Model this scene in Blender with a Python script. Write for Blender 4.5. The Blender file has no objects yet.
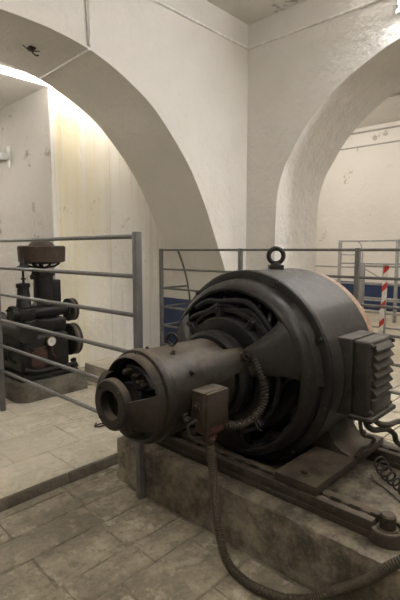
import bpy, bmesh, math, random
from mathutils import Vector, Matrix
R = math.radians
random.seed(7)
sc = bpy.context.scene
C = sc.collection

# ------------------------------------------------------------------ camera
cam_d = bpy.data.cameras.new('camera'); cam_d.sensor_width = 36; cam_d.lens = 27.18
cam_d.clip_start = 0.05
cam = bpy.data.objects.new('camera', cam_d); C.objects.link(cam)
cam.location = (0, 0, 1.2)
cam.rotation_euler = (R(90) - math.atan(50 / 453), 0, R(-46.5))
sc.camera = cam
# ------------------------------------------------------------------ world, exposure
w = bpy.data.worlds.new('world'); sc.world = w; w.use_nodes = True
w.node_tree.nodes['Background'].inputs[0].default_value = (1.0, .93, .84, 1)
w.node_tree.nodes['Background'].inputs[1].default_value = 0.02
vs = sc.view_settings
vs.view_transform = 'Standard'; vs.look = 'None'; vs.gamma = 1; vs.use_curve_mapping = False
vs.exposure = 1.75
LAMP_FRONT, LAMP_ARCH, LAMP_FAR, FILL_BAY, LAMP_ENTRY, FILL_ROOM = 62.0, 5.0, 56.0, 36.0, 46.0, 60.0
WARM = (1.0, .95, .88); COOL = (.93, .95, 1.0)

# ------------------------------------------------------------------ materials
class NT:
    def __init__(s, name):
        s.m = bpy.data.materials.new(name); s.m.use_nodes = True
        s.n = s.m.node_tree.nodes; s.l = s.m.node_tree.links
        s.b = s.n['Principled BSDF']
        s.tc = s.n.new('ShaderNodeTexCoord')
    def set(s, node, sock, v):
        i = node.inputs[sock]
        if hasattr(v, 'is_linked') or isinstance(v, bpy.types.NodeSocket): s.l.new(v, i)
        elif isinstance(v, (tuple, list)) and len(v) == 3 and i.type == 'RGBA': i.default_value = (*v, 1)
        else: i.default_value = v
    def noise(s, scale, detail=5, rough=.6, stretch=None, offset=None, distort=0):
        v = s.tc.outputs['Object']
        if stretch or offset:
            mp = s.n.new('ShaderNodeMapping'); s.l.new(v, mp.inputs[0])
            if stretch: mp.inputs['Scale'].default_value = stretch
            if offset: mp.inputs['Location'].default_value = offset
            v = mp.outputs[0]
        t = s.n.new('ShaderNodeTexNoise'); s.l.new(v, t.inputs['Vector'])
        t.inputs['Scale'].default_value = scale; t.inputs['Detail'].default_value = detail
        t.inputs['Roughness'].default_value = rough; t.inputs['Distortion'].default_value = distort
        return t.outputs['Fac']
    def ramp(s, fac, a, b, c0=0., c1=1.):
        r = s.n.new('ShaderNodeMapRange'); s.l.new(fac, r.inputs['Value']); r.clamp = True
        r.inputs['From Min'].default_value = a; r.inputs['From Max'].default_value = b
        r.inputs['To Min'].default_value = c0; r.inputs['To Max'].default_value = c1
        return r.outputs[0]
    def math(s, op, a, b=None):
        m = s.n.new('ShaderNodeMath'); m.operation = op
        s.set(m, 0, a)
        if b is not None: s.set(m, 1, b)
        return m.outputs[0]
    def mix(s, fac, a, b):
        m = s.n.new('ShaderNodeMix'); m.data_type = 'RGBA'
        s.set(m, 0, fac); s.set(m, 6, a); s.set(m, 7, b)
        return m.outputs[2]
    def sep(s, out='Object'):
        x = s.n.new('ShaderNodeSeparateXYZ'); s.l.new(s.tc.outputs[out], x.inputs[0]); return x.outputs
    def bump(s, h, strength=.3, dist=.01, prev=None):
        b = s.n.new('ShaderNodeBump'); s.l.new(h, b.inputs['Height'])
        b.inputs['Strength'].default_value = strength; b.inputs['Distance'].default_value = dist
        if prev is not None: s.l.new(prev, b.inputs['Normal'])
        s.l.new(b.outputs[0], s.b.inputs['Normal']); return b.outputs[0]
    def done(s, col, rough=.7, metal=0.):
        s.set(s.b, 'Base Color', col); s.set(s.b, 'Roughness', rough); s.set(s.b, 'Metallic', metal)
        return s.m

def plaster(name, base=(.68, .65, .595), dirt=(.53, .495, .44), peel=(.36, .29, .21), peel_at=.70, peel_sc=3.2, lump=.5):
    t = NT(name)
    big = t.noise(.9, 4); fine = t.noise(26, 4); med = t.noise(7.5, 6, .65)
    col = t.mix(t.ramp(big, .38, .75, 0, .55), base, dirt)
    col = t.mix(t.ramp(fine, .55, .8, 0, .35), col, dirt)
    p1 = t.noise(peel_sc, 8, .72, offset=(3.1, 1.7, .4)); p2 = t.noise(peel_sc * .35, 2, .5, offset=(7, 2, 5))
    pm = t.math('MULTIPLY', t.ramp(p1, peel_at - .015, peel_at + .015), t.ramp(p2, .5, .58))
    col = t.mix(t.math('MULTIPLY', pm, .8), col, peel)
    b1 = t.bump(med, lump, .035)
    b2 = t.bump(fine, .25, .006, b1)
    t.bump(t.math('SUBTRACT', 1.0, pm), .35, .006, b2)
    return t.done(col, .82)

def yellow_wall():
    t = NT('stained_plaster')
    st = t.noise(5.0, 5, .6, stretch=(2.6, 1, .10)); fine = t.noise(24, 4); med = t.noise(6, 5)
    x = t.sep()
    near = t.ramp(x[0], 2.14, 2.85, 1, 0)
    near = t.math('MULTIPLY', near, t.ramp(x[0], 2.17, 2.22, 0, 1))
    fac = t.math('MULTIPLY', t.ramp(st, .32, .60), near)
    col = t.mix(t.ramp(med, .4, .8, 0, .3), (.91, .885, .83), (.82, .785, .71))
    col = t.mix(t.math('MULTIPLY', fac, .9), col, (.82, .70, .38))
    dr = t.math('MULTIPLY', t.ramp(t.noise(7, 3, .5, stretch=(3, 1, .06), offset=(4, 0, 0)), .60, .70), .35)
    col = t.mix(dr, col, (.52, .43, .24))
    p1 = t.noise(14, 8, .75, offset=(1, 5, 2)); p2 = t.noise(1.7, 2, .5, offset=(2.2, 0, 1.4))
    pm = t.math('MULTIPLY', t.ramp(p1, .585, .62), t.ramp(p2, .53, .60))
    col = t.mix(t.math('MULTIPLY', pm, .5), col, (.47, .41, .28))
    b1 = t.bump(med, .4, .02); t.bump(fine, .25, .005, b1)
    return t.done(col, .85)

def concrete(name, base, dark, scale=4., edge=.5):
    t = NT(name)
    n1 = t.noise(scale, 8, .7); n2 = t.noise(scale * 9, 5, .7); n3 = t.noise(scale * .4, 3, .5, offset=(5, 3, 1))
    col = t.mix(t.ramp(n1, .40, .61), dark, base)
    col = t.mix(t.ramp(n2, .52, .74, 0, .4), col, tuple(min(1, c * 1.4) for c in base))
    col = t.mix(t.ramp(n2, .45, .30, 0, .4), col, tuple(c * .6 for c in dark))
    col = t.mix(t.ramp(n3, .5, .7, 0, .5), col, dark)
    b = t.bump(n1, edge, .012); t.bump(n2, .5, .004, b)
    return t.done(col, .9)

def stone(name, base, dark, pale, crack=.35):
    t = NT(name)
    oi = t.n.new('ShaderNodeObjectInfo')
    n1 = t.noise(3.2, 8, .7); n2 = t.noise(30, 5, .7); n3 = t.noise(9, 6, .72, offset=(2, 8, 1)); n4 = t.noise(1.3, 3)
    col = t.mix(t.ramp(n1, .40, .60), dark, base)
    col = t.mix(t.ramp(n3, .53, .62, 0, .8), col, pale)
    col = t.mix(t.ramp(n3, .44, .36, 0, .6), col, tuple(c * .7 for c in dark))
    col = t.mix(t.ramp(n2, .52, .75, 0, .40), col, pale)
    col = t.mix(t.ramp(n2, .48, .30, 0, .7), col, tuple(c * .7 for c in dark))
    col = t.mix(t.ramp(n4, .45, .68, 0, .6), col, dark)
    col = t.mix(t.ramp(oi.outputs['Random'], 0, 1, 0, .45), col, dark)
    cr = t.noise(2.3, 6, .62, offset=(9, 4, 2), distort=.6)
    ck = t.ramp(t.math('ABSOLUTE', t.math('SUBTRACT', cr, .5)), .002, .010, 1, 0)
    ck = t.math('MULTIPLY', ck, t.ramp(t.noise(1.9, 3, .5, offset=(1, 1, 6)), .47, .56))
    col = t.mix(t.math('MULTIPLY', ck, crack), col, tuple(c * .45 for c in dark))
    b = t.bump(n3, .9, .014); b = t.bump(n2, .5, .003, b); t.bump(t.math('SUBTRACT', 1.0, ck), .5, .006, b)
    return t.done(col, t.ramp(n1, .3, .7, .62, .85))

def iron(name, base, dust=(.20, .165, .125), dust_amt=.6, rough=.5, metal=.35, rust=None, rust_at=.6, n_scale=6., up0=.35, spec=.28):
    t = NT(name)
    n1 = t.noise(n_scale, 7, .68); n2 = t.noise(n_scale * 8, 4, .7)
    col = t.mix(t.ramp(n1, .35, .7), tuple(c * .6 for c in base), tuple(c * 1.35 for c in base))
    col = t.mix(t.ramp(n2, .56, .68, 0, .45), col, tuple(c * 2.6 for c in base))
    if rust:
        col = t.mix(t.ramp(t.noise(n_scale * .6, 6, .7, offset=(3, 1, 7)), rust_at, rust_at + .12, 0, .85), col, rust)
    g = t.n.new('ShaderNodeNewGeometry'); z = t.n.new('ShaderNodeSeparateXYZ'); t.l.new(g.outputs['Normal'], z.inputs[0])
    up = t.ramp(z.outputs[2], up0, .98)                      # settled dust lies on what faces up
    d = t.math('MULTIPLY', up, t.ramp(n1, .36, .60, .15, 1))
    col = t.mix(t.math('MULTIPLY', d, dust_amt), col, dust)
    b = t.bump(n1, .35, .005); t.bump(n2, .40, .0015, b)
    rg = t.math('ADD', t.ramp(n2, .35, .7, rough - .08, rough + .12), t.math('MULTIPLY', d, .22))
    t.b.inputs['Specular IOR Level'].default_value = spec
    return t.done(col, rg, metal)

def paint(name, base, rough=.45, metal=0., wear=None, scale=14.):
    t = NT(name)
    n1 = t.noise(scale, 5, .65)
    col = t.mix(t.ramp(n1, .35, .7), tuple(c * .8 for c in base), tuple(min(1, c * 1.12) for c in base))
    if wear: col = t.mix(t.ramp(t.noise(scale * .7, 7, .7, offset=(4, 2, 2)), .60, .66, 0, .8), col, wear)
    t.bump(n1, .1, .002)
    return t.done(col, rough, metal)

def glow(name, color, strength):
    m = bpy.data.materials.new(name); m.use_nodes = True
    b = m.node_tree.nodes['Principled BSDF']
    b.inputs['Base Color'].default_value = (.9, .9, .9, 1)
    b.inputs['Emission Color'].default_value = (*color, 1); b.inputs['Emission Strength'].default_value = strength
    return m

M = dict(
    wall=plaster('white_plaster'),
    wall_r=plaster('white_plaster_right', base=(.72, .69, .645), dirt=(.58, .55, .50), peel_at=.735, lump=.8),
    pier=plaster('grey_pier_plaster', base=(.62, .59, .54), dirt=(.47, .43, .37), peel=(.30, .25, .17), peel_at=.60, peel_sc=4.5),
    far=plaster('far_plaster', base=(.81, .77, .71), dirt=(.71, .665, .60), peel=(.40, .34, .26), peel_at=.62, peel_sc=3.0),
    ceil=plaster('ceiling_plaster', base=(.74, .71, .65), dirt=(.55, .51, .45), peel=(.30, .25, .2), peel_at=.60, peel_sc=5, lump=.9),
    yellow=yellow_wall(),
    dado=paint('blue_dado_paint', (.018, .040, .115), .4, wear=(.07, .10, .18), scale=6),
    mortar=concrete('floor_mortar', (.25, .215, .155), (.10, .085, .062), 9),
    mortar_up=concrete('upper_mortar', (.50, .445, .345), (.34, .30, .225), 7),
    slab=stone('floor_slab', (.36, .315, .232), (.145, .123, .087), (.53, .472, .36)),
    slab_up=stone('upper_slab', (.56, .505, .395), (.43, .385, .295), (.66, .60, .48), .4),
    floor_far=concrete('far_floor', (.56, .50, .40), (.44, .39, .31), 2),
    stepface=concrete('step_edge', (.15, .125, .092), (.07, .058, .043), 7),
    plinth=concrete('plinth_concrete', (.215, .182, .13), (.055, .045, .033), 7., 1.),
    plinth2=concrete('pump_plinth_concrete', (.15, .13, .10), (.06, .052, .041), 5, .7),
    block=concrete('step_block', (.52, .47, .38), (.36, .32, .26), 4),
    iron=iron('motor_iron', (.016, .0145, .0135), (.075, .067, .058), .55, .42, .3),
    shell=iron('drum_iron', (.046, .041, .037), (.14, .127, .112), .6, .42, .35, n_scale=3.),
    exciter=iron('exciter_iron', (.020, .0155, .012), (.15, .12, .09), .85, .44, .25, n_scale=9., up0=.5),
    black=iron('dark_iron', (.008, .0075, .0075), (.03, .027, .024), .3, .5, .2),
    coil=iron('coil_winding', (.009, .009, .010), (.035, .033, .031), .45, .42, .05),
    box=iron('terminal_box_iron', (.030, .026, .022), (.15, .13, .11), .7, .48, .25),
    rail=iron('slide_rail_iron', (.042, .033, .024), (.14, .114, .082), .7, .62, .2, rust=(.06, .038, .024)),
    rear=iron('rear_bell_paint', (.30, .19, .135), (.36, .27, .21), .6, .6, 0),
    jbox=iron('junction_box_iron', (.038, .029, .021), (.14, .115, .085), .7, .5, .2),
    redneck=iron('red_oxide_iron', (.055, .024, .017), (.10, .065, .045), .5, .55, .1),
    pump=iron('pump_iron', (.018, .017, .016), (.07, .063, .054), .5, .42, .3, rust=(.10, .05, .03), rust_at=.66),
    pumphead=iron('flywheel_iron', (.055, .038, .029), (.14, .115, .095), .6, .6, .15),
    pumprust=iron('rusty_iron', (.055, .028, .018), (.10, .07, .05), .4, .7, .1),
    belt=iron('pulley_rim', (.11, .085, .06), (.16, .13, .10), .4, .5, .3),
    fence=paint('grey_railing_paint', (.145, .142, .136), .40, .3, wear=(.22, .21, .20)),
    fence_far=paint('pale_railing_paint', (.36, .36, .35), .45, .2),
    conduit=iron('conduit_steel', (.060, .047, .034), (.15, .122, .09), .5, .42, .4),
    wire=iron('wire_sheath', (.030, .024, .019), (.07, .058, .044), .4, .55, .1),
    cable=paint('wall_cable_paint', (.78, .75, .70), .5),
    cable_dark=paint('wall_wire_paint', (.40, .37, .33), .6),
    white=paint('white_enamel', (.78, .77, .74), .4),
    red=paint('red_tape', (.62, .05, .03), .45),
    tape=paint('white_tape', (.80, .78, .74), .45),
    dial=paint('dial_face', (.78, .76, .70), .35),
    brass=iron('brass_bezel', (.30, .22, .10), (.3, .25, .15), .3, .35, .8),
    l_front=glow('front_lamp_glow', COOL, LAMP_FRONT), l_arch=glow('arch_lamp_glow', WARM, LAMP_ARCH),
    l_far=glow('far_lamp_glow', WARM, LAMP_FAR), l_fill_bay=glow('side_lamp_glow', WARM, FILL_BAY),
    l_entry=glow('entry_lamp_glow', WARM, LAMP_ENTRY), l_fill_room=glow('near_lamp_glow', WARM, FILL_ROOM),
)

# ------------------------------------------------------------------ mesh helpers
class MB:
    def __init__(s): s.v = []; s.f = []
    def add(s, vs, fs):
        o = len(s.v); s.v += [Vector(v) for v in vs]; s.f += [tuple(i + o for i in f) for f in fs]; return s
    def box(s, x0, x1, y0, y1, z0, z1, bev=0., seg=2, rot=None):
        bm = bmesh.new(); bmesh.ops.create_cube(bm, size=1)
        for v in bm.verts: v.co = Vector((v.co.x * (x1 - x0), v.co.y * (y1 - y0), v.co.z * (z1 - z0)))
        if bev: bmesh.ops.bevel(bm, geom=bm.edges[:], offset=bev, segments=seg, affect='EDGES', profile=.5)
        c = Vector(((x0 + x1) / 2, (y0 + y1) / 2, (z0 + z1) / 2))
        for v in bm.verts:
            if rot is not None: v.co = rot @ v.co
            v.co += c
        bm.verts.index_update()
        s.add([v.co.copy() for v in bm.verts], [[v.index for v in f.verts] for f in bm.faces]); bm.free(); return s
    def lathe(s, prof, axis='x', c=(0, 0, 0), n=48, a0=0., a1=360., closed=True):
        """prof: (along, radius); angle 0 is up (or +y for the z axis), turning towards -y (or +x)."""
        full = abs(a1 - a0) > 359.9
        k = n if full else n + 1
        rows = []
        vs = []
        for i in range(k):
            a = R(a0 + (a1 - a0) * i / n); sa, ca = math.sin(a), math.cos(a)
            for t, r in prof:
                if axis == 'x': vs.append((c[0] + t, c[1] - r * sa, c[2] + r * ca))
                elif axis == 'y': vs.append((c[0] + r * sa, c[1] + t, c[2] + r * ca))
                else: vs.append((c[0] + r * sa, c[1] + r * ca, c[2] + t))
        m = len(prof); fs = []
        for i in range(n):
            j = (i + 1) % k
            for q in range(m if closed else m - 1):
                q2 = (q + 1) % m
                fs.append((i * m + q, i * m + q2, j * m + q2, j * m + q))
        if not full and closed:
            fs.append(tuple(range(m))); fs.append(tuple(reversed(range((k - 1) * m, k * m))))
        if not closed and full:
            if prof[0][1] > 1e-6: fs.append(tuple(i * m for i in range(k)))
            if prof[-1][1] > 1e-6: fs.append(tuple(i * m + m - 1 for i in reversed(range(k))))
        return s.add(vs, fs)
    def tube(s, pts, r, n=8, closed=False):
        pts = [Vector(p) for p in pts]; k = len(pts)
        rad = r if isinstance(r, (list, tuple)) else [r] * k
        vs = []; prev = None
        for i, p in enumerate(pts):
            a = pts[i - 1] if (i or closed) else p; b = pts[(i + 1) % k] if (i < k - 1 or closed) else p
            t = (b - a).normalized()
            if prev is None:
                u = t.orthogonal().normalized()
            else:
                u = prev - t * prev.dot(t)
                u = u.normalized() if u.length > 1e-6 else t.orthogonal().normalized()
            prev = u; w_ = t.cross(u)
            for q in range(n):
                an = 2 * math.pi * q / n
                vs.append(p + (u * math.cos(an) + w_ * math.sin(an)) * rad[i])
        fs = []
        for i in range(k if closed else k - 1):
            j = (i + 1) % k
            for q in range(n):
                q2 = (q + 1) % n; fs.append((i * n + q, i * n + q2, j * n + q2, j * n + q))
        if not closed:
            fs.append(tuple(reversed(range(n)))); fs.append(tuple(range((k - 1) * n, k * n)))
        return s.add(vs, fs)
    def prism(s, poly, axis, a, b):
        """poly of 2D points extruded along axis between a and b"""
        def P(p, t):
            return {'x': (t, p[0], p[1]), 'y': (p[0], t, p[1]), 'z': (p[0], p[1], t)}[axis]
        n = len(poly)
        vs = [P(p, a) for p in poly] + [P(p, b) for p in poly]
        fs = [tuple(range(n)), tuple(reversed(range(n, 2 * n)))] + [(i, i + n, (i + 1) % n + n, (i + 1) % n) for i in range(n)]
        return s.add(vs, fs)
    def loft(s, secs):
        """list of equal-length loops"""
        n = len(secs[0]); vs = [v for q in secs for v in q]; fs = []
        for i in range(len(secs) - 1):
            for q in range(n):
                q2 = (q + 1) % n; fs.append((i * n + q, i * n + q2, (i + 1) * n + q2, (i + 1) * n + q))
        fs.append(tuple(reversed(range(n)))); fs.append(tuple(range((len(secs) - 1) * n, len(secs) * n)))
        return s.add(vs, fs)
    def build(s, name, mat, parent=None, smooth=35, origin=None):
        me = bpy.data.meshes.new(name)
        o = bpy.data.objects.new(name, me); C.objects.link(o)
        if parent is not None:
            off = world_origin(parent); o.parent = parent
        elif origin == 'zero': off = Vector((0, 0, 0))
        else:
            lo = Vector([min(v[i] for v in s.v) for i in range(3)]); hi = Vector([max(v[i] for v in s.v) for i in range(3)])
            off = Vector(((lo.x + hi.x) / 2, (lo.y + hi.y) / 2, lo.z)); o.location = off
        me.from_pydata([tuple(v - off) for v in s.v], [], s.f)
        bm = bmesh.new(); bm.from_mesh(me); bmesh.ops.recalc_face_normals(bm, faces=bm.faces); bm.to_mesh(me); bm.free()
        me.materials.append(M[mat] if isinstance(mat, str) else mat)
        if smooth:
            me.polygons.foreach_set('use_smooth', [True] * len(me.polygons)); me.set_sharp_from_angle(angle=R(smooth))
        me.update(); return o

def world_origin(o):
    v = Vector((0, 0, 0))
    while o is not None: v += o.location; o = o.parent
    return v
def tag(o, label, cat, group=None):
    o['label'] = label; o['category'] = cat
    if group: o['group'] = group
    return o
def thing(name, label, cat, loc, group=None):
    o = bpy.data.objects.new(name, None); C.objects.link(o); o.location = loc; o.empty_display_size = .1
    return tag(o, label, cat, group)
def struct(o, label=None):
    o['kind'] = 'structure'
    if label: o['label'] = label; o['category'] = o.name.split('_')[0].split('.')[0]
    return o
def spline(pts, n=8, closed=False):
    pts = [Vector(p) for p in pts]; out = []
    k = len(pts)
    for i in range(k - 1):
        p0 = pts[max(i - 1, 0)]; p1 = pts[i]; p2 = pts[i + 1]; p3 = pts[min(i + 2, k - 1)]
        for q in range(n):
            t = q / n
            out.append(.5 * ((2 * p1) + (-p0 + p2) * t + (2 * p0 - 5 * p1 + 4 * p2 - p3) * t * t + (-p0 + 3 * p1 - 3 * p2 + p3) * t ** 3))
    out.append(pts[-1]); return out
def helix(path, rad, pitch, per=10):
    """a helical line wound around a path"""
    out = []; prev = None; ph = 0.
    L = [0]
    for i in range(1, len(path)): L.append(L[-1] + (path[i] - path[i - 1]).length)
    n = int(L[-1] / pitch * per); j = 0
    for q in range(n + 1):
        d = L[-1] * q / n
        while j < len(L) - 2 and L[j + 1] < d: j += 1
        p = path[j].lerp(path[j + 1], (d - L[j]) / max(1e-9, L[j + 1] - L[j]))
        t = (path[j + 1] - path[j]).normalized()
        u = t.orthogonal().normalized() if prev is None else (prev - t * prev.dot(t)).normalized()
        prev = u; a = 2 * math.pi * q / per
        rr = rad(d / L[-1]) if callable(rad) else rad
        out.append(p + (u * math.cos(a) + t.cross(u) * math.sin(a)) * rr)
    return out

# ================================================================== THE ROOM
UP = .045                                       # the upper floor lies one low step above the lower
ZC, ZL, ZF = 3.34, 2.661, 3.62                  # ceilings: front room, pump bay, far room
# ---- arch outlines (half measured, mirrored about the crown)
AL = [(3.41, 0.), (3.405, .45), (3.375, .80), (3.335, 1.0), (3.175, 1.34), (3.045, 1.604), (2.83, 1.94), (2.49, 2.285), (2.21, 2.455), (1.91, 2.57), (1.62, 2.617), (1.40, 2.625)]
AR = [(2.483, 0.), (2.483, 1.40), (2.465, 1.73), (2.40, 1.95), (2.335, 2.063), (2.165, 2.31), (1.905, 2.54), (1.65, 2.685), (1.40, 2.785), (1.15, 2.82)]
def arch_curve(pts, crown, straight):
    head = [Vector((p[0], p[1], 0)) for p in pts[:straight]]
    body = spline([(p[0], p[1], 0) for p in pts[straight - 1:]], 5)
    half = [(p.x, p.y) for p in head[:-1] + body]
    return half + [(2 * crown - x, z) for x, z in reversed(half[:-1])]
curveL = arch_curve(AL, 1.40, 1); curveR = arch_curve(AR, 1.15, 2)
def arch_wall(name, curve, lo, hi, top, axis, a, b, mat):
    poly = [(hi, 0.)] + [(hi, top), (lo, top), (lo, 0.)] + list(reversed(curve))
    m = MB().prism(poly, axis, a, b)
    return m.build(name, mat, None, 40, 'zero')
struct(arch_wall('wall_left', curveL, -3.0, 3.656, ZC, 'y', 2.83, 3.59, 'wall'), 'white plastered wall pierced by the wide arch to the pump bay')
struct(arch_wall('wall_right', curveR, -3.0, 3.59, ZF, 'x', 3.656, 4.436, 'wall_r'), 'white plastered wall with the round arch to the far room')
def slab_struct(name, x0, x1, y0, y1, z0, z1, mat, label=None):
    return struct(MB().box(x0, x1, y0, y1, z0, z1).build(name, mat, None, 0, 'zero'), label)
slab_struct('ceiling', -3.2, 3.656, -3.2, 2.83, ZC, ZC + .15, 'ceil', 'cracked plaster ceiling over the motor room')
slab_struct('wall_entry', -3.2, -3.0, -3.2, 3.59, 0, ZC, 'wall', 'plain plastered wall closing the motor room')
slab_struct('wall_back', -3.0, 3.656, -3.2, -3.0, 0, ZC, 'wall', 'plain plastered wall at the rear of the motor room')
# pump bay behind the left arch
slab_struct('wall_bay', 2.142, 3.46, 3.90, 8.0, 0, ZL, 'yellow', 'lit plaster pier with yellow vertical stains behind the pump')
slab_struct('wall_bay_side', 3.46, 3.656, 3.59, 8.0, 0, ZL, 'wall', 'short plaster return beside the arch jamb')
slab_struct('wall_bay_end', -3.0, 2.142, 7.8, 8.0, 0, ZL, 'pier', 'plaster wall at the end of the pump bay')
slab_struct('wall_bay_far', -3.2, -3.0, 3.59, 8.0, 0, ZL, 'pier', 'plaster wall closing the pump bay')
slab_struct('ceiling_bay', -3.2, 3.656, 3.59, 8.0, ZL, ZL + .15, 'ceil', 'low flaking plaster ceiling of the pump bay')
# the grey passage face of the pier is a thin skin with its own grey plaster
slab_struct('wall_pier', 2.134, 2.142, 3.902, 7.8, 0, ZL - .001, 'pier', 'grey flaking plaster face of the pier left of the yellow stains')
# far room beyond the right arch
slab_struct('wall_far', 9.0, 9.2, -4.0, 7.2, 0, ZF, 'far', 'bright cream wall of the far room with flaking patches')
slab_struct('wall_far_left', 4.436, 9.0, 7.0, 7.2, 0, ZF, 'far', 'cream side wall of the far room')
slab_struct('wall_far_right', 4.436, 9.0, -4.2, -4.0, 0, ZF, 'far', 'cream side wall of the far room opposite')
slab_struct('wall_far_near', 4.236, 4.436, 3.59, 7.2, 0, ZF, 'far', 'cream wall of the far room beside the arch pier')
slab_struct('ceiling_far', 4.236, 9.2, -4.2, 7.2, ZF, ZF + .15, 'ceil', 'pale ceiling of the far room')
# blue dados: painted coats on the plaster
prof = [(x, z) for x, z in curveL if x > 2 and z < .70]
prof = [p for p in prof if p[1] < .675]
xe = 3.392
coat = [(x - .004, z) for x, z in prof] + [(xe - .004, .675), (xe + .01, .675)] + [(x + .01, z) for x, z in reversed(prof)]
struct(MB().prism(coat, 'y', 2.86, 3.592).build('trim_1', 'dado', None, 40, 'zero'), 'dark blue painted dado at the foot of the left arch jamb')
slab_struct('trim_2', 3.454, 3.462, 3.592, 3.90, 0, .665, 'dado', 'strip of dark blue dado beyond the arch jamb')
slab_struct('trim_3', 8.99, 9.002, -4.0, 7.0, 0, .55, 'dado', 'faded blue dado along the far room wall')

# ---- floors with their slabs
floor = struct(MB().box(-3.2, 4.436, -3.2, 2.03, -.12, -.005).build('floor', 'mortar', None, 0, 'zero'), 'worn lower floor of large stone slabs round the motor plinth')
upper = MB().box(-3.2, 3.656, 2.056, 8.0, -.1, UP - .004)
floor_up = struct(upper.build('floor_upper', 'mortar_up', None, 0, 'zero'), 'raised floor of pale square slabs leading to the pump')
slab_struct('floor_far', 4.436, 9.2, -4.2, 7.2, -.12, -.004, 'floor_far', 'pale smooth floor of the far room')
def stone_slab(x0, x1, y0, y1, ztop, thick, mat, parent, tilt=.004, gap=.006, rough=.006):
    """a worn slab with wandering edges"""
    n = 5; g = gap / 2; loop = []
    cor = [(x0 + g, y0 + g), (x1 - g, y0 + g), (x1 - g, y1 - g), (x0 + g, y1 - g)]
    for i in range(4):
        a, b = Vector((*cor[i], 0)), Vector((*cor[(i + 1) % 4], 0)); inw = Vector((-(b - a).y, (b - a).x, 0)).normalized()
        for q in range(n):
            p = a.lerp(b, q / n)
            loop.append((p, inw, random.uniform(0, rough) if q else random.uniform(0, rough * 1.4)))
    cx = Vector(((x0 + x1) / 2, (y0 + y1) / 2, 0))
    sx, sy, off = random.uniform(-tilt, tilt) / max(.2, x1 - x0), random.uniform(-tilt, tilt) / max(.2, y1 - y0), random.uniform(-tilt, tilt) * .6
    def ring(inset, z, flat=False):
        out = []
        for p, inw, d in loop:
            q = p + inw * d; q = q + (cx - q).normalized() * inset
            out.append(Vector((q.x, q.y, z + (0 if flat else off + sx * (q.x - cx.x) + sy * (q.y - cx.y)))))
        return out
    return MB().loft([ring(0, ztop - thick, True), ring(0, ztop - .0045), ring(.003, ztop - .001), ring(.009, ztop)]).build('paving_slab', mat, parent, 50)
rows = [(1.965, 2.026, [-.3, .42, 1.105, 1.52]), (1.79, 1.965, [-.3, .28, .751, 1.10, 1.48, 1.9]), (1.615, 1.79, [-.3, .16, .56, 1.087, 1.34]),
        (1.40, 1.615, [-.3, .30, .742, 1.055, 1.34]), (1.25, 1.40, [-.3, .12, .48, .75, 1.07, 1.34]), (1.00, 1.25, [-.3, .22, .60, .90, 1.258, 1.34]),
        (.72, 1.00, [-.3, .10, .44, .84, 1.12, 1.34]), (.42, .72, [-.3, .26, .66, 1.04, 1.34]), (.12, .42, [-.3, .12, .50, .90, 1.34]), (-.25, .12, [-.3, .3, .7, 1.0, 1.34]), (-.6, -.25, [-.3, .2, .66, 1.1, 1.5])]
for y0, y1, xs in rows:
    for a, b in zip(xs[:-1], xs[1:]):
        stone_slab(a, b, y0, y1, 0, .05, 'slab', floor, .003, .003, .007)
for i in range(4):                                   # behind the plinth
    for j in range(9):
        x0 = 2.31 + i * .53; y0 = -.8 + j * .35 + (.12 if i % 2 else 0)
        if y0 < 1.95: stone_slab(x0, min(x0 + .53, 4.43), y0, min(y0 + .35, 2.026), 0, .05, 'slab_up', floor, .003, .007, .008)
ys = [2.058, 2.36, 2.68, 3.02, 3.36, 3.62, 3.88, 4.3, 4.9]
for j, (y0, y1) in enumerate(zip(ys[:-1], ys[1:])):
    x = -.34 + (.19 if j % 2 else 0.)
    while x < 3.3:
        wd = .385 + random.uniform(-.03, .03)
        x1 = min(x + wd, 3.34)
        if not (x > 2.10 and y1 > 3.89) and x1 - x > .06:
            stone_slab(x, x1, y0, y1, UP, .05, 'slab_up', floor_up, .002, .003, .004)
        x = x1
x = -.6                                              # kerb stones at the edge of the step
for wd in (.52, .66, .58, .61, .55, .5, .44):
    g = random.uniform(-.008, .008)
    secs = []
    for q in range(9):
        xx = x + .003 + (wd - .006) * q / 8
        e = random.uniform(-.008, .008); t_ = random.uniform(-.005, .003)
        secs.append([Vector((xx, 2.026 + e, -.05)), Vector((xx, 2.03 + e + g * .3, UP - .022 + t_)), Vector((xx, 2.040 + e, UP - .003 + t_)), Vector((xx, 2.056, UP - .001)), Vector((xx, 2.056, -.05))])
    MB().loft(secs).build('kerb_stone', 'stepface', floor_up, 40)
    x += wd

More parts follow.
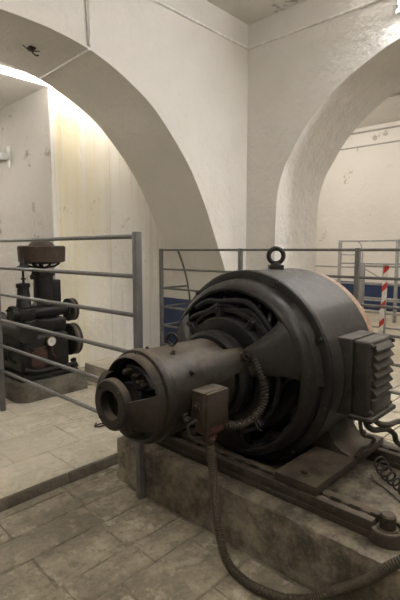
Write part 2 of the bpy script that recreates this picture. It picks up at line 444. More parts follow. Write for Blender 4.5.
# ---- motor plinth: one weathered concrete block
def rough_block(x0, x1, y0, y1, z0, z1, step, amp, seed):
    rng = random.Random(seed); bm = bmesh.new()
    nx, ny, nz = [max(2, int(round((b - a) / step))) for a, b in ((x0, x1), (y0, y1), (z0, z1))]
    V = {}
    def vert(i, j, k):
        if (i, j, k) not in V:
            p = Vector((x0 + (x1 - x0) * i / nx, y0 + (y1 - y0) * j / ny, z0 + (z1 - z0) * k / nz))
            ed = (i in (0, nx)) + (j in (0, ny)) + (k == nz)
            a = amp * (.5 if ed < 2 else 1)
            d = Vector((rng.uniform(-1, 1), rng.uniform(-1, 1), rng.uniform(-1, .2) if k else 0)) * a
            if ed >= 2:
                pull = amp * rng.uniform(.6, 1.6)
                if i == 0: d.x += pull
                if i == nx: d.x -= pull
                if j == 0: d.y += pull
                if j == ny: d.y -= pull
                if k == nz: d.z -= pull
            V[i, j, k] = bm.verts.new(p + d)
        return V[i, j, k]
    for i in range(nx):
        for j in range(ny):
            bm.faces.new([vert(i, j, nz), vert(i + 1, j, nz), vert(i + 1, j + 1, nz), vert(i, j + 1, nz)])
            bm.faces.new([vert(i, j, 0), vert(i, j + 1, 0), vert(i + 1, j + 1, 0), vert(i + 1, j, 0)])
    for i in range(nx):
        for k in range(nz):
            bm.faces.new([vert(i, 0, k), vert(i + 1, 0, k), vert(i + 1, 0, k + 1), vert(i, 0, k + 1)])
            bm.faces.new([vert(i, ny, k), vert(i, ny, k + 1), vert(i + 1, ny, k + 1), vert(i + 1, ny, k)])
    for j in range(ny):
        for k in range(nz):
            bm.faces.new([vert(0, j, k), vert(0, j, k + 1), vert(0, j + 1, k + 1), vert(0, j + 1, k)])
            bm.faces.new([vert(nx, j, k), vert(nx, j + 1, k), vert(nx, j + 1, k + 1), vert(nx, j, k + 1)])
    bm.verts.index_update(); m = MB()
    m.add([v.co.copy() for v in bm.verts], [[v.index for v in f.verts] for f in bm.faces]); bm.free(); return m
ZP = .228
tag(rough_block(1.35, 2.30, -.25, 1.885, 0, ZP, .035, .0045, 3).build('motor_plinth', 'plinth', None, 60),
    'long chipped concrete plinth carrying the big black motor', 'plinth')

# ================================================================== THE MOTOR
YC, ZM = 1.262, .67
AX = (0, YC, ZM)
mot = thing('electric_motor', 'large black electric motor with open end bell and smaller exciter drum', 'motor', (1.7, YC, .30))
def polar(x, r, a):                              # a from top, turning towards the viewer's right
    return Vector((x, YC - r * math.sin(R(a)), ZM + r * math.cos(R(a))))
drum = MB().lathe([(1.655, .437), (2.03, .437), (2.036, .431), (2.036, .40), (1.655, .40)], 'x', AX, 96).build('drum_shell', 'shell', mot)
MB().lathe([(1.622, .430), (1.626, .437), (1.634, .4405), (1.652, .4405), (1.657, .437), (1.657, .375), (1.622, .375)], 'x', AX, 96).build('end_ring', 'iron', mot)
bell = MB().lathe([(1.624, .402), (1.600, .400), (1.570, .394), (1.545, .384), (1.530, .372), (1.526, .362), (1.530, .352), (1.545, .346), (1.575, .350), (1.624, .372)], 'x', AX, 96).build('end_bell', 'iron', mot)
MB().lathe([(2.043, .418), (2.052, .431), (2.095, .430), (2.125, .402), (2.145, .34), (2.165, .24), (2.17, .12), (2.24, .11), (2.24, .05), (2.13, .05), (2.12, .30), (2.05, .40)], 'x', AX, 80).build('rear_bell', 'rear', mot)
def arm(angle, ks):
    """cast arm that flares into the bell rim; ks scales its width"""
    st = [(1.590, .398, .36), (1.550, .386, .335), (1.529, .366, .285), (1.512, .340, .235), (1.490, .305, .195), (1.464, .262, .160), (1.440, .222, .135), (1.415, .175, .115)]
    secs = []; m = 8
    for x, r, wd in st:
        da = math.degrees(wd * ks / 2 / r); top, bot = [], []
        for q in range(m + 1):
            u = -1 + 2 * q / m
            lip = .010 * abs(u) ** 6
            top.append(polar(x + lip, r - lip * .6, angle + da * u)); bot.append(polar(x + .034, r + .012, angle + da * u))
        secs.append(top + bot[::-1])
    return MB().loft(secs).build('bell_arm', 'iron', mot, 50)
arm(66, 1.0); arm(-70, 1.0); arm(180, .85)
MB().lathe([(1.375, .175), (1.39, .190), (1.44, .190), (1.455, .175), (1.455, .10), (1.375, .10)], 'x', AX, 48).build('bearing_hub', 'black', mot)
# lugs joining the exciter to the bell arms, each with its bolt
for an in (58, -58):
    secs = []
    for x, r, hw, th in ((1.19, .150, 24, .0145), (1.24, .150, 23, .022), (1.30, .152, 20, .030), (1.36, .158, 16, .034), (1.425, .166, 13, .034), (1.445, .166, 11, .028)):
        outer = [polar(x, r + th - .006 * abs(u) ** 4, an + hw * u) for u in (-1, -.75, -.4, 0, .4, .75, 1)]
        inner = [polar(x, r - .02, an + hw * u) for u in (1, 0, -1)]
        secs.append(outer + inner)
    lug = MB().loft(secs).build('mounting_lug', 'exciter', mot, 40)
    rv = Vector((0, -math.sin(R(an)), math.cos(R(an)))); pb = polar(1.41, .196, an)
    MB().tube([pb, pb + rv * .014], [.024, .022], 16).tube([pb + rv * .013, pb + rv * .028], [.013, .012], 6).build('lug_bolt', 'exciter', lug, 35)
# bolts on the end ring
def bolt_at(p, nrm, r, h, mat, parent, name='bolt'):
    nrm = nrm.normalized()
    return MB().tube([p - nrm * .004, p + nrm * h * .35], r * 1.45, 12).tube([p + nrm * h * .3, p + nrm * h * .9, p + nrm * h], [r, r, r * .75], 6).build(name, mat, parent, 35)
for an in (24, 66, 104, 140, 178, 218, 262, 318):
    bolt_at(polar(1.625, .424, an), Vector((-1, 0, 0)) + (polar(0, 1, an) - polar(0, 0, an)) * .25, .0105, .020, 'iron', mot)
# inside the bell: armature, commutator, coils, leads, brush gear
MB().lathe([(1.62, .0), (1.62, .29), (1.64, .31), (1.98, .31), (2.0, .0)], 'x', AX, 48, closed=False).build('armature', 'black', mot)
MB().lathe([(1.47, .0), (1.47, .235), (1.48, .24), (1.60, .24), (1.61, .0)], 'x', AX, 64, closed=False).build('commutator', 'coil', mot)
for an in range(-150, 181, 30):
    arc = [polar(1.575 + .035 * math.sin(math.pi * q / 8), .345 + .012 * math.cos(q), an - 13 + 26 * q / 8) for q in range(9)]
    MB().tube(arc, [.012] + [.026] * 7 + [.012], 8).build('field_coil', 'coil', mot)
for k, an in enumerate(range(-78, 79, 12)):
    p0 = polar(1.61, .33, an); p1 = polar(1.565, .315, an + 6); p2 = polar(1.545, .285 - .01 * (k % 3), an + 12); p3 = polar(1.565, .25, an + 20)
    MB().tube(spline([p0, p1, p2, p3], 4), .010 + .002 * (k % 2), 7).build('winding_end', 'coil', mot)
for k, (a0, a1, r0, r1) in enumerate([(-62, 10, .31, .27), (-40, 48, .325, .30), (-20, 55, .265, .285), (-66, -10, .27, .24), (5, 62, .25, .245)]):
    pts = [polar(1.535 - .012 * math.sin(math.pi * q / 6), r0 + (r1 - r0) * q / 6 + .012 * math.sin(q * 1.7 + k), a0 + (a1 - a0) * q / 6) for q in range(7)]
    MB().tube(spline(pts, 4), .014, 10).build('brush_lead', 'black', mot)
MB().lathe([(1.50, .262), (1.50, .278), (1.515, .278), (1.515, .262)], 'x', AX, 64).build('brush_rocker', 'iron', mot)
for an in (-48, -8, 32, 135, 225):
    rot = Matrix.Rotation(-R(an) * -1, 3, 'X')
    c = polar(1.505, .255, an)
    h = MB().box(c.x - .03, c.x + .03, c.y - .014, c.y + .014, c.z - .028, c.z + .028, .004, 1, rot).build('brush_holder', 'coil', mot)
    MB().tube([polar(1.475, .255, an), polar(1.465, .285, an), polar(1.48, .30, an)], .004, 6).build('pressure_arm', 'iron', h)
# shaft
MB().lathe([(.968, 0), (.968, .028), (.98, .034), (2.36, .034), (2.37, 0)], 'x', AX, 24, closed=False).build('shaft', 'iron', mot)
# feet
for s_ in (1, -1):
    yo = lambda d: YC - s_ * d
    y_in, y_out = sorted((yo(.30), yo(.485)))
    foot = MB().box(1.44, 2.07, y_in, y_out, .2925, .332, .006).build('foot', 'rail', mot)
    poly = [(yo(.26), .331), (yo(.465), .331), (yo(.455), .337), (yo(.425), .346), (yo(.395), .366), (yo(.372), .396), (yo(.358), .435), (yo(.348), .48), (yo(.338), .52), (yo(.24), .40)]
    MB().prism(poly, 'x', 1.76, 1.985).build('foot_web', 'rail', mot, 30)
    for xx in (1.50, 2.03):
        MB().lathe([(.330, 0), (.330, .024), (.335, .024), (.335, 0)], 'z', (xx, yo(.40), 0), 16, closed=False).lathe([(.334, 0), (.334, .015), (.350, .015), (.352, .012), (.352, 0)], 'z', (xx, yo(.40), 0), 6, closed=False).build('foot_bolt', 'rail', foot, 30)
# lifting eye
eye = MB().box(1.87 - .034, 1.87 + .034, YC - .034, YC + .034, 1.098, 1.128, .004, 2, Matrix.Rotation(R(45), 3, 'Z')).lathe([(1.126, .0), (1.126, .03), (1.136, .022), (1.142, 0)], 'z', (1.87, YC, 0), 16, closed=False)
e1, e2 = Vector((.66, -.75, 0)), Vector((0, 0, 1))
eye.tube([Vector((1.87, YC, 1.172)) + e1 * (.036 * math.cos(2 * math.pi * q / 32)) + e2 * (.036 * math.sin(2 * math.pi * q / 32)) for q in range(32)], .0115, 10, True)
eye.build('lifting_eye', 'iron', mot)
# terminal box with its louvred cover
tb = MB().box(1.735, 1.962, .792, .878, .515, .842, .008).build('terminal_box', 'box', mot)
MB().box(1.738, 1.966, .722, .796, .522, .838, .014, 3).build('box_cover', 'box', tb)
for k in range(6):
    z = .803 - k * .036
    prof_ = [(.726, z + .020), (.718, z + .015), (.701, z - .004), (.700, z - .010), (.706, z - .013), (.726, z - .011)]
    MB().prism(prof_, 'x', 1.765, 1.936).build('louvre', 'box', tb, 30)
for xx, zz in ((1.757, .817), (1.948, .817), (1.757, .545), (1.948, .545)):
    bolt_at(Vector((xx, .722, zz)), Vector((0, -1, 0)), .0085, .016, 'box', tb, 'cover_screw')
MB().box(1.728, 1.990, .700, .80, .508, .528, .006).build('gland_plate', 'box', tb)
MB().box(1.765, 1.945, .706, .73, .53, .60, .011, 3).build('cover_boss', 'box', tb)
# exciter
MB().lathe([(1.03, .166), (1.045, .1635), (1.36, .163), (1.375, .156), (1.39, .13), (1.39, .10), (1.37, .10), (1.36, .14), (1.03, .142)], 'x', AX, 72).build('exciter_housing', 'exciter', mot)
MB().lathe([(1.000, .164), (1.004, .171), (1.010, .1735), (1.036, .1735), (1.042, .170), (1.042, .142), (1.000, .142)], 'x', AX, 72).build('exciter_ring', 'exciter', mot)
MB().lathe([(1.004, .162), (.985, .160), (.970, .156), (.965, .151), (.970, .146), (1.004, .144)], 'x', AX, 72).build('exciter_bell', 'exciter', mot)
for ac in (98, -82):
    MB().lathe([(.985, .158), (.955, .154), (.928, .143), (.908, .126), (.893, .104), (.886, .084), (.908, .082), (.914, .100), (.930, .120), (.950, .134), (.985, .141)], 'x', AX, 14, ac - 25, ac + 25).build('exciter_bell_arm', 'exciter', mot, 40)
fl = MB().lathe([(.880, .050), (.876, .054), (.876, .084), (.880, .089), (.886, .0905), (.906, .0905), (.910, .086), (.910, .050)], 'x', AX, 48).build('bearing_flange', 'exciter', mot)
for an in (45, 135, 225, 315):
    bolt_at(polar(.876, .074, an), Vector((-1, 0, 0)), .0045, .006, 'exciter', fl, 'flange_screw')
MB().lathe([(1.07, .0), (1.07, .115), (1.34, .115), (1.34, 0)], 'x', AX, 40, closed=False).build('exciter_armature', 'black', mot)
MB().lathe([(.965, .03), (.965, .060), (.972, .064), (1.07, .064), (1.07, .03)], 'x', AX, 32).build('exciter_commutator', 'coil', mot)
MB().lathe([(.985, .070), (.982, .076), (.982, .116), (.988, .122), (1.045, .122), (1.045, .070)], 'x', AX, 20, -20, 62).build('brush_yoke', 'iron', mot, 40)
for an, rr in ((22, .098), (38, .088), (50, .100), (-8, .10), (170, .10), (200, .09)):
    MB().tube([polar(.95, rr, an), polar(1.05, rr, an)], .009, 10).tube([polar(.958, rr, an), polar(.968, rr, an)], .013, 6).build('brush_stud', 'exciter', mot)
for an, x in ((58, 1.10), (88, 1.13), (22, 1.08), (-30, 1.08)):
    bolt_at(polar(x + .04, .1635, an), polar(0, 1, an) - polar(0, 0, an), .0075, .014, 'exciter', mot)
for an in (0, 60, 120, 180, 240, 300):
    bolt_at(polar(1.001, .158, an), Vector((-1, 0, 0)), .006, .009, 'exciter', mot)
se = MB(); cc = polar(1.173, .163 + .026, 0)
se.tube([cc + Vector((.5 * .019 * math.cos(2 * math.pi * q / 24), -.86 * .019 * math.cos(2 * math.pi * q / 24), .021 * math.sin(2 * math.pi * q / 24))) for q in range(24)], .0055, 8, True)
se.lathe([(.829, 0), (.829, .013), (.838, .012), (.842, 0)], 'z', (1.173, YC, 0), 12, closed=False).build('exciter_eye', 'exciter', mot)
# junction box on the exciter's side
jb = MB().box(1.118, 1.238, 1.042, 1.115, .578, .704, .006).build('junction_box', 'jbox', mot)
MB().box(1.126, 1.242, 1.032, 1.052, .574, .700, .005).build('junction_cover', 'jbox', jb)
MB().loft([[Vector((1.18 + sx * w_, 1.072 + sy * w_ * .7, z)) for sx, sy in ((-1, -1), (1, -1), (1, 1), (-1, 1))] for z, w_ in ((.580, .045), (.545, .042), (.530, .024), (.505, .020))]).build('cable_neck', 'redneck', jb, 30)
bolt_at(Vector((1.118, 1.075, .65)), Vector((-1, 0, 0)), .010, .016, 'jbox', jb, 'box_screw')
MB().tube(spline([(1.13, 1.075, .60), (1.09, 1.09, .585), (1.10, 1.09, .54), (1.15, 1.08, .525), (1.22, 1.06, .535), (1.25, 1.05, .56)], 5), .006, 8).build('earth_wire', 'wire', jb)
bolt_at(polar(1.09, .16, 112), polar(0, 1, 112) - polar(0, 0, 112), .013, .03, 'exciter', mot)

# spring-wound lead between junction box and bell
sp = spline([(1.215, 1.06, .572), (1.275, 1.035, .545), (1.345, 1.01, .552), (1.405, 1.00, .595), (1.425, 1.005, .655), (1.43, 1.03, .715), (1.44, 1.07, .77)], 8)
lead = thing('armoured_lead', 'short curved lead in a wire spiral between junction box and motor bell', 'cable', (1.32, 1.04, .55))
MB().tube(sp, .011, 10).build('core', 'wire', lead)
MB().tube(helix(sp, .0135, .0125, 10), .0038, 5).build('spiral_wrap', 'wire', lead)

# slide rails under the feet
RT = .2925
def slide_rail(x0, y0, y1, label, ends=(-1, 1)):
    t = thing('slide_rail', label, 'rail', (x0 + .045, (y0 + y1) / 2, ZP), 'slide rails under the motor feet')
    MB().box(x0, x0 + .088, y0, y1, ZP, ZP + .026, .003).build('rail_base', 'rail', t)
    MB().box(x0, x0 + .034, y0, y1, ZP + .024, RT, .006).build('rail_flange', 'rail', t)
    MB().box(x0 + .054, x0 + .088, y0, y1, ZP + .024, RT, .006).build('rail_flange', 'rail', t)
    for k in range(int((y1 - y0) / .075)):
        yy = y0 + .03 + k * .075
        MB().box(x0 + .030, x0 + .040, yy, yy + .032, ZP + .03, RT - .002, .002, 1).build('rail_tooth', 'rail', t)
        MB().box(x0 + .048, x0 + .058, yy, yy + .032, ZP + .03, RT - .002, .002, 1).build('rail_tooth', 'rail', t)
    for e_ in ends:
        cy = (y0 if e_ < 0 else y1) + e_ * .035
        eye_ = MB().lathe([(ZP, .0), (ZP, .064), (ZP + .036, .064), (ZP + .045, .058), (ZP + .045, .044), (ZP + .034, .040), (ZP + .034, 0)], 'z', (x0 + .044, cy, 0), 32, closed=False).build('rail_eye', 'rail', t)
        MB().lathe([(ZP + .034, 0), (ZP + .034, .034), (ZP + .040, .034), (ZP + .040, .027), (ZP + .082, .026), (ZP + .088, .021), (ZP + .088, 0)], 'z', (x0 + .044, cy, 0), 20, closed=False).build('anchor_bolt', 'rail', eye_)
    return t
slide_rail(1.437, .565, 1.77, 'long rusty slotted slide rail along the front edge of the plinth')
slide_rail(2.0, .565, 1.02, 'short rusty slide rail at the back of the plinth under the terminal box', (-1,))
slide_rail(2.0, 1.505, 1.77, 'short rusty slide rail hidden behind the motor drum', (1,))

# flexible conduit from the junction box to the floor and away to the right
cp = spline([(1.18, 1.072, .515), (1.195, 1.08, .46), (1.225, 1.095, .36), (1.235, 1.095, .24), (1.225, 1.06, .12), (1.205, 1.0, .045), (1.20, .90, .020), (1.225, .78, .020), (1.278, .70, .030), (1.318, .63, .075), (1.322, .53, .165), (1.345, .445, .258), (1.42, .36, .30), (1.52, .25, .27), (1.60, .12, .243), (1.64, -.12, .243)], 10)
cd = thing('flexible_conduit', 'ribbed metal conduit hanging from the exciter down to the floor', 'conduit', (1.2, .9, 0))
MB().tube(cp, .0135, 12).build('conduit_core', 'conduit', cd)
MB().tube(helix(cp, .0145, .0088, 9), .0036, 5).build('conduit_rib', 'conduit', cd)
MB().tube([cp[0] + Vector((0, 0, .004)), cp[2], cp[5]], [.019, .019, .017], 14).build('conduit_gland', 'conduit', cd)

# leads below the terminal box
def cable_thing(name, label, pts, r, mat, n=8, wrap=None):
    pts = spline(pts, 6)
    o = MB().tube(pts, r, n).build(name, mat, None)
    return tag(o, label, 'cable', 'leads below the terminal box' if name == 'motor_lead' else None)
cable_thing('motor_lead', 'thick black lead looping from the terminal box down to the plinth', [(1.775, .745, .510), (1.770, .735, .485), (1.80, .72, .462), (1.87, .72, .442), (1.955, .72, .418), (2.025, .715, .375), (2.045, .710, .335), (2.055, .66, .314), (2.10, .60, .308), (2.125, .52, .262), (2.13, .40, .2435), (2.12, .1, .2435)], .0125, 'wire')
cable_thing('motor_lead', 'thinner lead snaking in an S below the terminal box', [(1.765, .765, .510), (1.752, .752, .47), (1.775, .750, .437), (1.84, .750, .41), (1.885, .750, .383), (1.86, .755, .362), (1.80, .762, .368), (1.75, .768, .345)], .0085, 'wire')
cable_thing('motor_lead', 'black lead leaving the terminal box level towards the right edge', [(1.84, .75, .510), (1.845, .72, .478), (1.90, .695, .462), (2.04, .69, .438), (2.16, .60, .40), (2.19, .45, .32), (2.20, .30, .245), (2.2, .2, .242)], .0125, 'wire')
hp = spline([(1.945, .748, .270), (1.915, .725, .266), (1.865, .685, .264), (1.80, .612, .263), (1.73, .53, .263), (1.67, .45, .263)], 8)
MBc = MB().tube(helix(hp, lambda t: .0235 + .004 * math.sin(t * 9), .043, 16), .0045, 7)
tag(MBc.build('coiled_wire', 'wire', None), 'loose coiled wire stretched across the plinth below the terminal box', 'wire')
cable_thing('loose_wire', 'thin loose wire lying beside the coiled wire on the plinth', [(1.86, .745, .236), (1.82, .715, .234), (1.79, .66, .234), (1.755, .61, .234), (1.72, .57, .234), (1.66, .54, .234), (1.58, .50, .234)], .003, 'wire', 6)

# ================================================================== RAILINGS
def tube_line(a, b, r, n=10): return MB().tube([a, b], r, n)
def fence(name, label, xk, posts, rails, y0, y1, prad=.0165, rrad=.0110, mat='fence', group=None, top=None):
    t = thing(name, label, 'railing', (xk, (y0 + y1) / 2, 0), group or 'tubular steel railings')
    for py, zb in posts:
        MB().box(xk - prad, xk + prad, py - prad, py + prad, zb, top, .003, 2).build('post', mat, t)
    for z in rails:
        MB().tube([(xk, y0, z), (xk, y1, z)], rrad, 12).build('rail', mat, t)
    return t
fence('railing', 'grey tubular railing with six rails in front of the pump', 1.318, [(1.65, -.002), (3.215, UP), (4.75, UP)], [1.262 - .1835 * k for k in range(6)], 1.65, 4.75, top=1.283)
back = fence('railing', 'grey tubular railing behind the motor running into the left arch', 2.95, [(.336, 0), (1.336, 0), (2.34, UP), (3.32, UP)], [1.201 - .185 * k for k in range(6)], .336, 3.32, .0160, .0100, top=1.213)
for z in (.831, .646, .461):
    x1 = 3.322 if z > .7 else 3.352
    MB().tube([(2.95, 3.32, z), (x1, 3.32, z)], .0095, 10).build('return_rail', 'fence', back)
MB().tube(spline([(3.175, 3.32, 1.195), (3.255, 3.32, 1.03), (3.318, 3.32, .83), (3.352, 3.32, .60), (3.365, 3.32, .30), (3.37, 3.32, UP)], 5), .010, 10).build('bent_end_post', 'fence', back)

# ================================================================== PUMP
pl = [(1.45, 3.30), (1.52, 3.235), (2.035, 3.235), (2.035, 4.45), (1.45, 4.45)]
pm = MB()
pm.loft([[Vector((x + (1.72 - x) * k, y + (3.8 - y) * k * .5, z)) for x, y in pl] for z, k in ((UP, 0), (.175, .004), (.19, .03))])
tag(pm.build('pump_plinth', 'plinth2', None, 30), 'low dark stone plinth with a cut corner under the pump', 'plinth')
pu = thing('pump_engine', 'dark cast iron pump engine topped by a wide round head', 'engine', (1.74, 3.7, .19))
MB().box(1.50, 1.985, 3.285, 4.35, .19, .228, .008).build('base_plate', 'pump', pu)
cc_ = MB().box(1.535, 1.945, 3.34, 4.28, .226, .535, .035, 4).build('crankcase', 'pump', pu)
MB().box(1.60, 1.74, 3.322, 3.345, .27, .44, .01).build('rusty_cover', 'pumprust', pu)
for xx, zz in ((1.615, .285), (1.725, .285), (1.615, .425), (1.725, .425)): bolt_at(Vector((xx, 3.322, zz)), Vector((0, -1, 0)), .008, .014, 'pump', cc_)
for xx in (1.555, 1.80, 1.86, 1.92): bolt_at(Vector((xx, 3.34, .50)), Vector((0, -1, 0)), .009, .016, 'pump', cc_)
for xx in (1.52, 1.75, 1.965): bolt_at(Vector((xx, 3.31, .226)), Vector((0, 0, 1)), .012, .022, 'pump', pu, 'holding_bolt')
# horizontal barrels along the left flank and over the crankcase
for xx, zz, rr, ya in ((1.585, .555, .062, 3.32), (1.70, .575, .055, 3.36)):
    MB().lathe([(ya, 0), (ya, rr + .014), (ya + .025, rr + .014), (ya + .025, rr), (4.12, rr), (4.12, rr + .014), (4.15, rr + .014), (4.15, 0)], 'y', (xx, 0, zz), 28, closed=False).build('barrel', 'pump', pu)
for k in range(4):
    MB().tube(spline([(1.535, 3.46 + k * .13, .44), (1.49, 3.46 + k * .13, .43), (1.475, 3.46 + k * .13, .38), (1.51, 3.46 + k * .13, .33), (1.54, 3.46 + k * .13, .32)], 4), .013, 8).build('fuel_pipe', 'pump', pu)
MB().box(1.60, 1.96, 3.40, 3.72, .53, .645, .02, 3).build('cylinder_block', 'pump', pu)
MB().lathe([(1.515, 0), (1.515, .066), (1.545, .066), (1.545, .05), (1.70, .05), (1.72, .058), (1.90, .058), (1.92, .046), (1.99, .046), (1.99, .060), (2.005, .060), (2.005, 0)], 'x', (0, 3.47, .70), 28, closed=False).build('valve_chest', 'pump', pu)
for an in range(0, 360, 60): bolt_at(Vector((1.515, 3.47 - .054 * math.sin(R(an)), .70 + .054 * math.cos(R(an)))), Vector((-1, 0, 0)), .007, .014, 'pump', pu, 'flange_bolt')
MB().lathe([(.735, 0), (.735, .095), (.755, .10), (.775, .082), (.985, .078), (.99, .094), (1.008, .094), (1.012, .07), (1.03, .066), (1.045, .04), (1.05, 0)], 'z', (1.825, 3.52, 0), 28, closed=False).build('tower', 'pump', pu)
MB().box(1.865, 1.945, 3.45, 3.56, .765, .955, .008).build('tower_box', 'pump', pu)
for an in range(0, 360, 45): bolt_at(Vector((1.825 + .085 * math.sin(R(an)), 3.52 + .085 * math.cos(R(an)), 1.008)), Vector((0, 0, 1)), .007, .016, 'pump', pu, 'flange_bolt')
MB().lathe([(1.03, .03), (1.03, .022), (1.075, .018), (1.10, .026), (1.12, .026), (1.12, 0), (1.03, 0)], 'z', (1.825, 3.55, 0), 16).build('governor_spindle', 'pump', pu)
hd = MB().lathe([(1.085, .0), (1.085, .10), (1.10, .165), (1.106, .185), (1.225, .190), (1.235, .180), (1.235, .105), (1.262, .085), (1.278, .05), (1.282, 0)], 'z', (1.835, 3.55, 0), 40, closed=False).build('governor_head', 'pumphead', pu)
for an in range(0, 360, 60):
    a_ = Vector((1.835 + .03 * math.sin(R(an)), 3.55 + .03 * math.cos(R(an)), 1.055)); b_ = Vector((1.835 + .14 * math.sin(R(an)), 3.55 + .14 * math.cos(R(an)), 1.092))
    MB().tube([a_, a_.lerp(b_, .6) + Vector((0, 0, -.012)), b_], .009, 7).build('head_strut', 'pump', hd)
MB().lathe([(.735, 0), (.735, .066), (.75, .066), (.76, .058), (.90, .044), (.905, .054), (.935, .054), (.94, .02), (.945, 0)], 'z', (1.635, 3.49, 0), 24, closed=False).build('plunger_barrel', 'pump', pu)
MB().box(1.565, 1.70, 3.42, 3.56, .64, .74, .012).build('plunger_foot', 'pump', pu)
MB().lathe([(.94, 0), (.94, .010), (.965, .010), (.967, .020), (.978, .020), (.98, .010), (1.065, .010), (1.065, .0)], 'z', (1.64, 3.49, 0), 12, closed=False).build('plunger_rod', 'pump', pu)
MB().box(1.60, 1.685, 3.465, 3.515, 1.045, 1.078, .008).lathe([(1.075, 0), (1.075, .024), (1.10, .022), (1.13, .012), (1.132, 0)], 'z', (1.64, 3.49, 0), 12, closed=False).build('crosshead', 'pump', pu)
MB().tube(spline([(1.66, 3.49, 1.06), (1.71, 3.50, 1.045), (1.76, 3.51, 1.02), (1.82, 3.52, 1.02)], 4), .011, 8).build('lever', 'pump', pu)
MB().tube([(1.70, 3.47, .985), (1.74, 3.48, .985), (1.80, 3.50, .985)], [.022, .012, .010], 10).build('lever_knuckle', 'pump', pu)
MB().tube([(1.735, 3.47, .985), (1.74, 3.46, .74)], .005, 6).build('link_rod', 'pump', pu)
def pulley(zc, r, x0, x1):
    p = MB().lathe([(x0, r * .30), (x0, r * .84), (x0 - .004, r), (x0 + .014, r), (x0 + .016, r * .97), (x1 - .016, r * .97), (x1 - .014, r), (x1 + .004, r), (x1, r * .84), (x1 - .02, r * .80), (x1 - .03, r * .30)], 'x', (0, 3.52, zc), 40).build('pulley', 'pump', pu)
    MB().lathe([(x0 + .017, r * .96), (x0 + .017, r * .985), (x1 - .017, r * .985), (x1 - .017, r * .96)], 'x', (0, 3.52, zc), 40).build('pulley_rim', 'belt', p)
    MB().lathe([(1.93, 0), (1.93, .024), (x0 + .01, .024), (x0 + .01, r * .34), (x1 + .01, r * .34), (x1 + .012, 0)], 'x', (0, 3.52, zc), 20, closed=False).build('pulley_hub', 'pump', p)
pulley(.685, .097, 2.040, 2.092)
pulley(.425, .138, 2.040, 2.098)
ga = MB().lathe([(3.345, 0), (3.345, .022), (3.33, .022), (3.33, .038), (3.302, .039), (3.299, .035), (3.303, .034), (3.303, 0)], 'y', (1.764, 0, .475), 28, closed=False).build('pressure_gauge', 'brass', pu)
MB().lathe([(3.3035, 0), (3.3035, .033), (3.3015, .033), (3.3015, 0)], 'y', (1.764, 0, .475), 28, closed=False).build('dial', 'dial', ga)
MB().box(1.7625, 1.7655, 3.2995, 3.3012, .474, .500, 0, 1).build('needle', 'black', ga)
MB().tube(spline([(1.764, 3.34, .44), (1.764, 3.31, .43), (1.77, 3.30, .38), (1.80, 3.31, .34)], 4), .009, 8).build('gauge_pipe', 'redneck', pu)
MB().tube(spline([(1.54, 3.30, .29), (1.62, 3.285, .265), (1.80, 3.285, .262), (1.95, 3.30, .27), (1.97, 3.36, .28)], 4), .014, 8).build('drain_pipe', 'pump', pu)
MB().lathe([(.228, 0), (.228, .035), (.25, .03), (.27, .018), (.30, .018), (.305, 0)], 'z', (1.975, 3.33, 0), 14, closed=False).build('drain_cock', 'pump', pu)

tag(rough_block(2.168, 2.90, 2.72, 3.49, UP, .20, .05, .003, 5).build('step_block', 'block', None, 60), 'pale low concrete block on the floor right of the pump', 'block')

# ================================================================== LAMPS
def batten(name, label, a, b, out, glowmat, w_=.05, rods=0):
    """fluorescent batten from a to b; out points away from the surface it is fixed to"""
    a, b, out = Vector(a), Vector(b), Vector(out).normalized()
    t = thing(name, label, 'lamp', (a + b) / 2, 'fluorescent tubes')
    d = (b - a).normalized(); sd = d.cross(out)
    def slab(p, q, h0, h1, hw): return [[e + sd * sx * hw + out * h for sx, h in ((-1, h0), (1, h0), (1, h1), (-1, h1))] for e in (p, q)]
    MB().loft(slab(a, b, 0, .022, w_)).build('lamp_tray', 'white', t, 30)
    MB().tube([a + out * .045 + d * .02, b + out * .045 - d * .02], .019, 14).build('lamp_tube', glowmat, t)
    if rods:
        for k in (.2, .8): MB().tube([a.lerp(b, k), a.lerp(b, k) + Vector((0, 0, rods))], .006, 8).build('hanger_rod', 'white', t)
    for p in (a, b):
        s_ = 1 if p is a else -1
        MB().loft(slab(p, p + d * s_ * .03, .018, .07, w_ * .55)).build('lamp_holder', 'white', t, 30)
    return t
batten('fluorescent_lamp', 'bright fluorescent tube on the wall at the upper right corner', (3.655, 1.42, 3.05), (3.655, -.10, 3.05), (-1, 0, -.0), 'l_front', .085)
batten('fluorescent_lamp', 'fluorescent tube on the low ceiling just behind the left arch', (.70, 3.745, ZL), (3.20, 3.745, ZL), (0, 0, -1), 'l_arch')
batten('fluorescent_lamp', 'ceiling tube of the motor room above the entrance side', (.8, -1.7, ZC), (2.2, -1.7, ZC), (0, 0, -1), 'l_entry')
batten('fluorescent_lamp', 'unseen fill tube added on the motor room ceiling away from the motor', (-1.5, .3, ZC), (-.1, .3, ZC), (0, 0, -1), 'l_fill_room')  # unseen fill, added to brighten the stained bay wall and the right wall
for lx, yy in ((5.5, .1), (6.6, 4.2)):
    batten('fluorescent_lamp', 'ceiling tube in the far room %s' % ('nearer the arch opening' if yy < 1 else 'behind the arch pier'), (lx, yy - .7, ZF - .4), (lx, yy + .7, ZF - .4), (0, 0, -1), 'l_far', rods=.4)
batten('fluorescent_lamp', 'unseen fill tube added deeper in the pump bay', (.2, 5.6, ZL - .36), (1.5, 5.6, ZL - .36), (0, 0, -1), 'l_fill_bay', rods=.36)  # out of view, added to lift the pier face and the bay ceiling
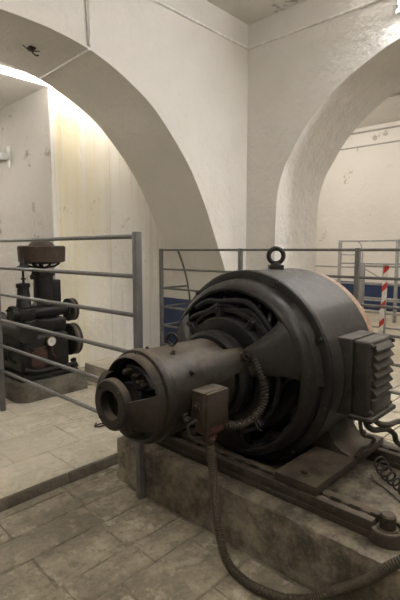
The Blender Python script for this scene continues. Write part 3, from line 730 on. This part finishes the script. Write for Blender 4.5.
# wall tube end fixed to the grey pier
wl = thing('wall_lamp', 'small white tube lamp with bracket on the grey pier wall', 'lamp', (2.134, 5.05, 2.1))
MB().box(2.120, 2.135, 4.70, 4.76, 2.05, 2.26, .004).build('bracket', 'white', wl)
MB().tube([(2.072, 4.72, 2.155), (2.072, 5.7, 2.155)], .030, 14).build('tube', 'white', wl)
MB().box(2.047, 2.127, 4.71, 4.755, 2.12, 2.19, .006).build('holder', 'white', wl)

# ================================================================== CABLES ON THE WALLS
def wall_cable(label, pts, r, mat='cable', name='wall_cable'):
    return tag(MB().tube(pts, r, 8).build(name, mat, None), label, 'cable', 'cables fixed to walls and ceilings')
wall_cable('straight surface conduit high on the left arch wall', [(-1.0, 2.822, 3.115), (1.2, 2.822, 3.112), (2.45, 2.822, 3.118), (3.647, 2.822, 3.122)], .011)
wall_cable('straight surface conduit high on the right arch wall', [(3.648, 2.822, 3.122), (3.648, 1.9, 3.116), (3.648, .2, 3.108)], .011)
wall_cable('thin wire running down the wall to the crown of the left arch', [(1.838, 2.824, 3.33), (1.845, 2.824, 2.9), (1.858, 2.824, 2.60)], .006, 'cable_dark')
wall_cable('second thin wire beside the first above the left arch', [(1.872, 2.824, 3.33), (1.874, 2.824, 2.9), (1.876, 2.824, 2.595)], .005, 'cable')
wall_cable('thin wire crossing the underside of the left arch', [(1.865, 2.825, 2.576), (1.875, 3.2, 2.573), (1.885, 3.59, 2.570)], .007, 'cable')
wall_cable('thin pale conduit along the top of the far wall', [(8.985, 7.0, 3.27), (8.985, 2.0, 3.24), (8.985, -2, 3.22)], .014, 'cable_dark')
wall_cable('dark cable crossing the far room ceiling', [(6.3, 6.5, ZF - .02), (7.4, 3.0, ZF - .02), (7.9, 0, ZF - .02)], .022, 'cable_dark')
wall_cable('pale cable beside the dark one on the far ceiling', [(6.0, 6.5, ZF - .015), (7.1, 3.0, ZF - .015), (7.7, 0, ZF - .015)], .014, 'cable')
wall_cable('cable along the joint of far wall and ceiling', [(8.97, 7.0, 3.56), (8.97, 2.0, 3.50), (8.97, -2, 3.47)], .018, 'cable_dark')

# ================================================================== FAR ROOM RAILINGS
fa = fence('railing', 'tall pale railing close to the far room wall', 7.6, [(3.775, 0), (2.775, 0), (1.775, 0)], [1.355, .97, .62, .35], 1.775, 3.775, .024, .014, 'fence_far', top=1.37)
MB().tube([(7.6, 3.775, 1.12), (7.6, 3.42, 1.12)], .012, 8).build('short_rail', 'fence_far', fa)
MB().tube(spline([(7.6, 3.46, 1.355), (7.6, 3.40, 1.30), (7.6, 3.36, 1.16), (7.6, 3.36, .97)], 4), .010, 8).build('bent_rail', 'fence_far', fa)
fb = fence('railing', 'lower pale railing in the far room hung with red and white tape', 5.6, [(2.465, 0), (2.18, 0), (1.2, 0)], [1.0, .78, .60, .42, .24], 1.2, 2.465, .024, .012, 'fence_far', top=1.025)
MB().tube([(5.6, 3.4, .985), (5.6, 2.465, .98)], .010, 8).build('side_rail', 'fence_far', fb)
MB().tube([(5.58, 2.46, .98), (5.58, 2.20, .84)], .008, 8).build('brace', 'fence_far', fb)
tp = thing('barrier_tape', 'red and white striped tape hanging down a far railing post', 'tape', (5.56, 2.17, .2))
n_ = 12; zt, zb_ = 1.01, .12
for k in range(n_):
    z0 = zt - (zt - zb_) * k / n_; z1 = zt - (zt - zb_) * (k + 1) / n_
    ya = lambda z: 2.155 + .045 * (zt - z) / (zt - zb_) + .006 * math.sin(z * 17)
    sk = .03
    secs = [[Vector((x_, ya(z0) - .03, z0 + (sk if k else 0))), Vector((x_, ya(z0) + .03, z0 - (sk if k else 0))), Vector((x_, ya(z1) + .03, z1 - (sk if k < n_ - 1 else 0))), Vector((x_, ya(z1) - .03, z1 + (sk if k < n_ - 1 else 0)))] for x_ in (5.566, 5.571)]
    MB().loft(secs).build('red_band' if k % 3 == 0 else 'white_band', 'red' if k % 3 == 0 else 'tape', tp, 0)

# ================================================================== SMALL THINGS
hk = thing('ceiling_bracket', 'small dark metal bracket fixed to the underside of the left arch', 'bracket', (1.63, 3.17, 2.60))
MB().box(1.60, 1.645, 3.15, 3.195, 2.602, 2.618, .003).build('plate', 'jbox', hk)
MB().tube(spline([(1.62, 3.17, 2.606), (1.635, 3.18, 2.585), (1.665, 3.19, 2.578), (1.685, 3.20, 2.59)], 4), .005, 8).build('hook', 'jbox', hk)
MB().tube([(1.555, 3.16, 2.606), (1.62, 3.20, 2.598), (1.675, 3.16, 2.602)], .0035, 6).build('bent_wire', 'wire', hk)
tag(MB().tube(spline([(1.60, 2.46, .052), (1.63, 2.48, .052), (1.66, 2.47, .053), (1.655, 2.44, .054), (1.62, 2.44, .052), (1.60, 2.47, .052), (1.64, 2.51, .052)], 5), .0045, 6).build('wire_scrap', 'wire', None), 'small loop of scrap wire on the raised floor beside the exciter', 'wire')
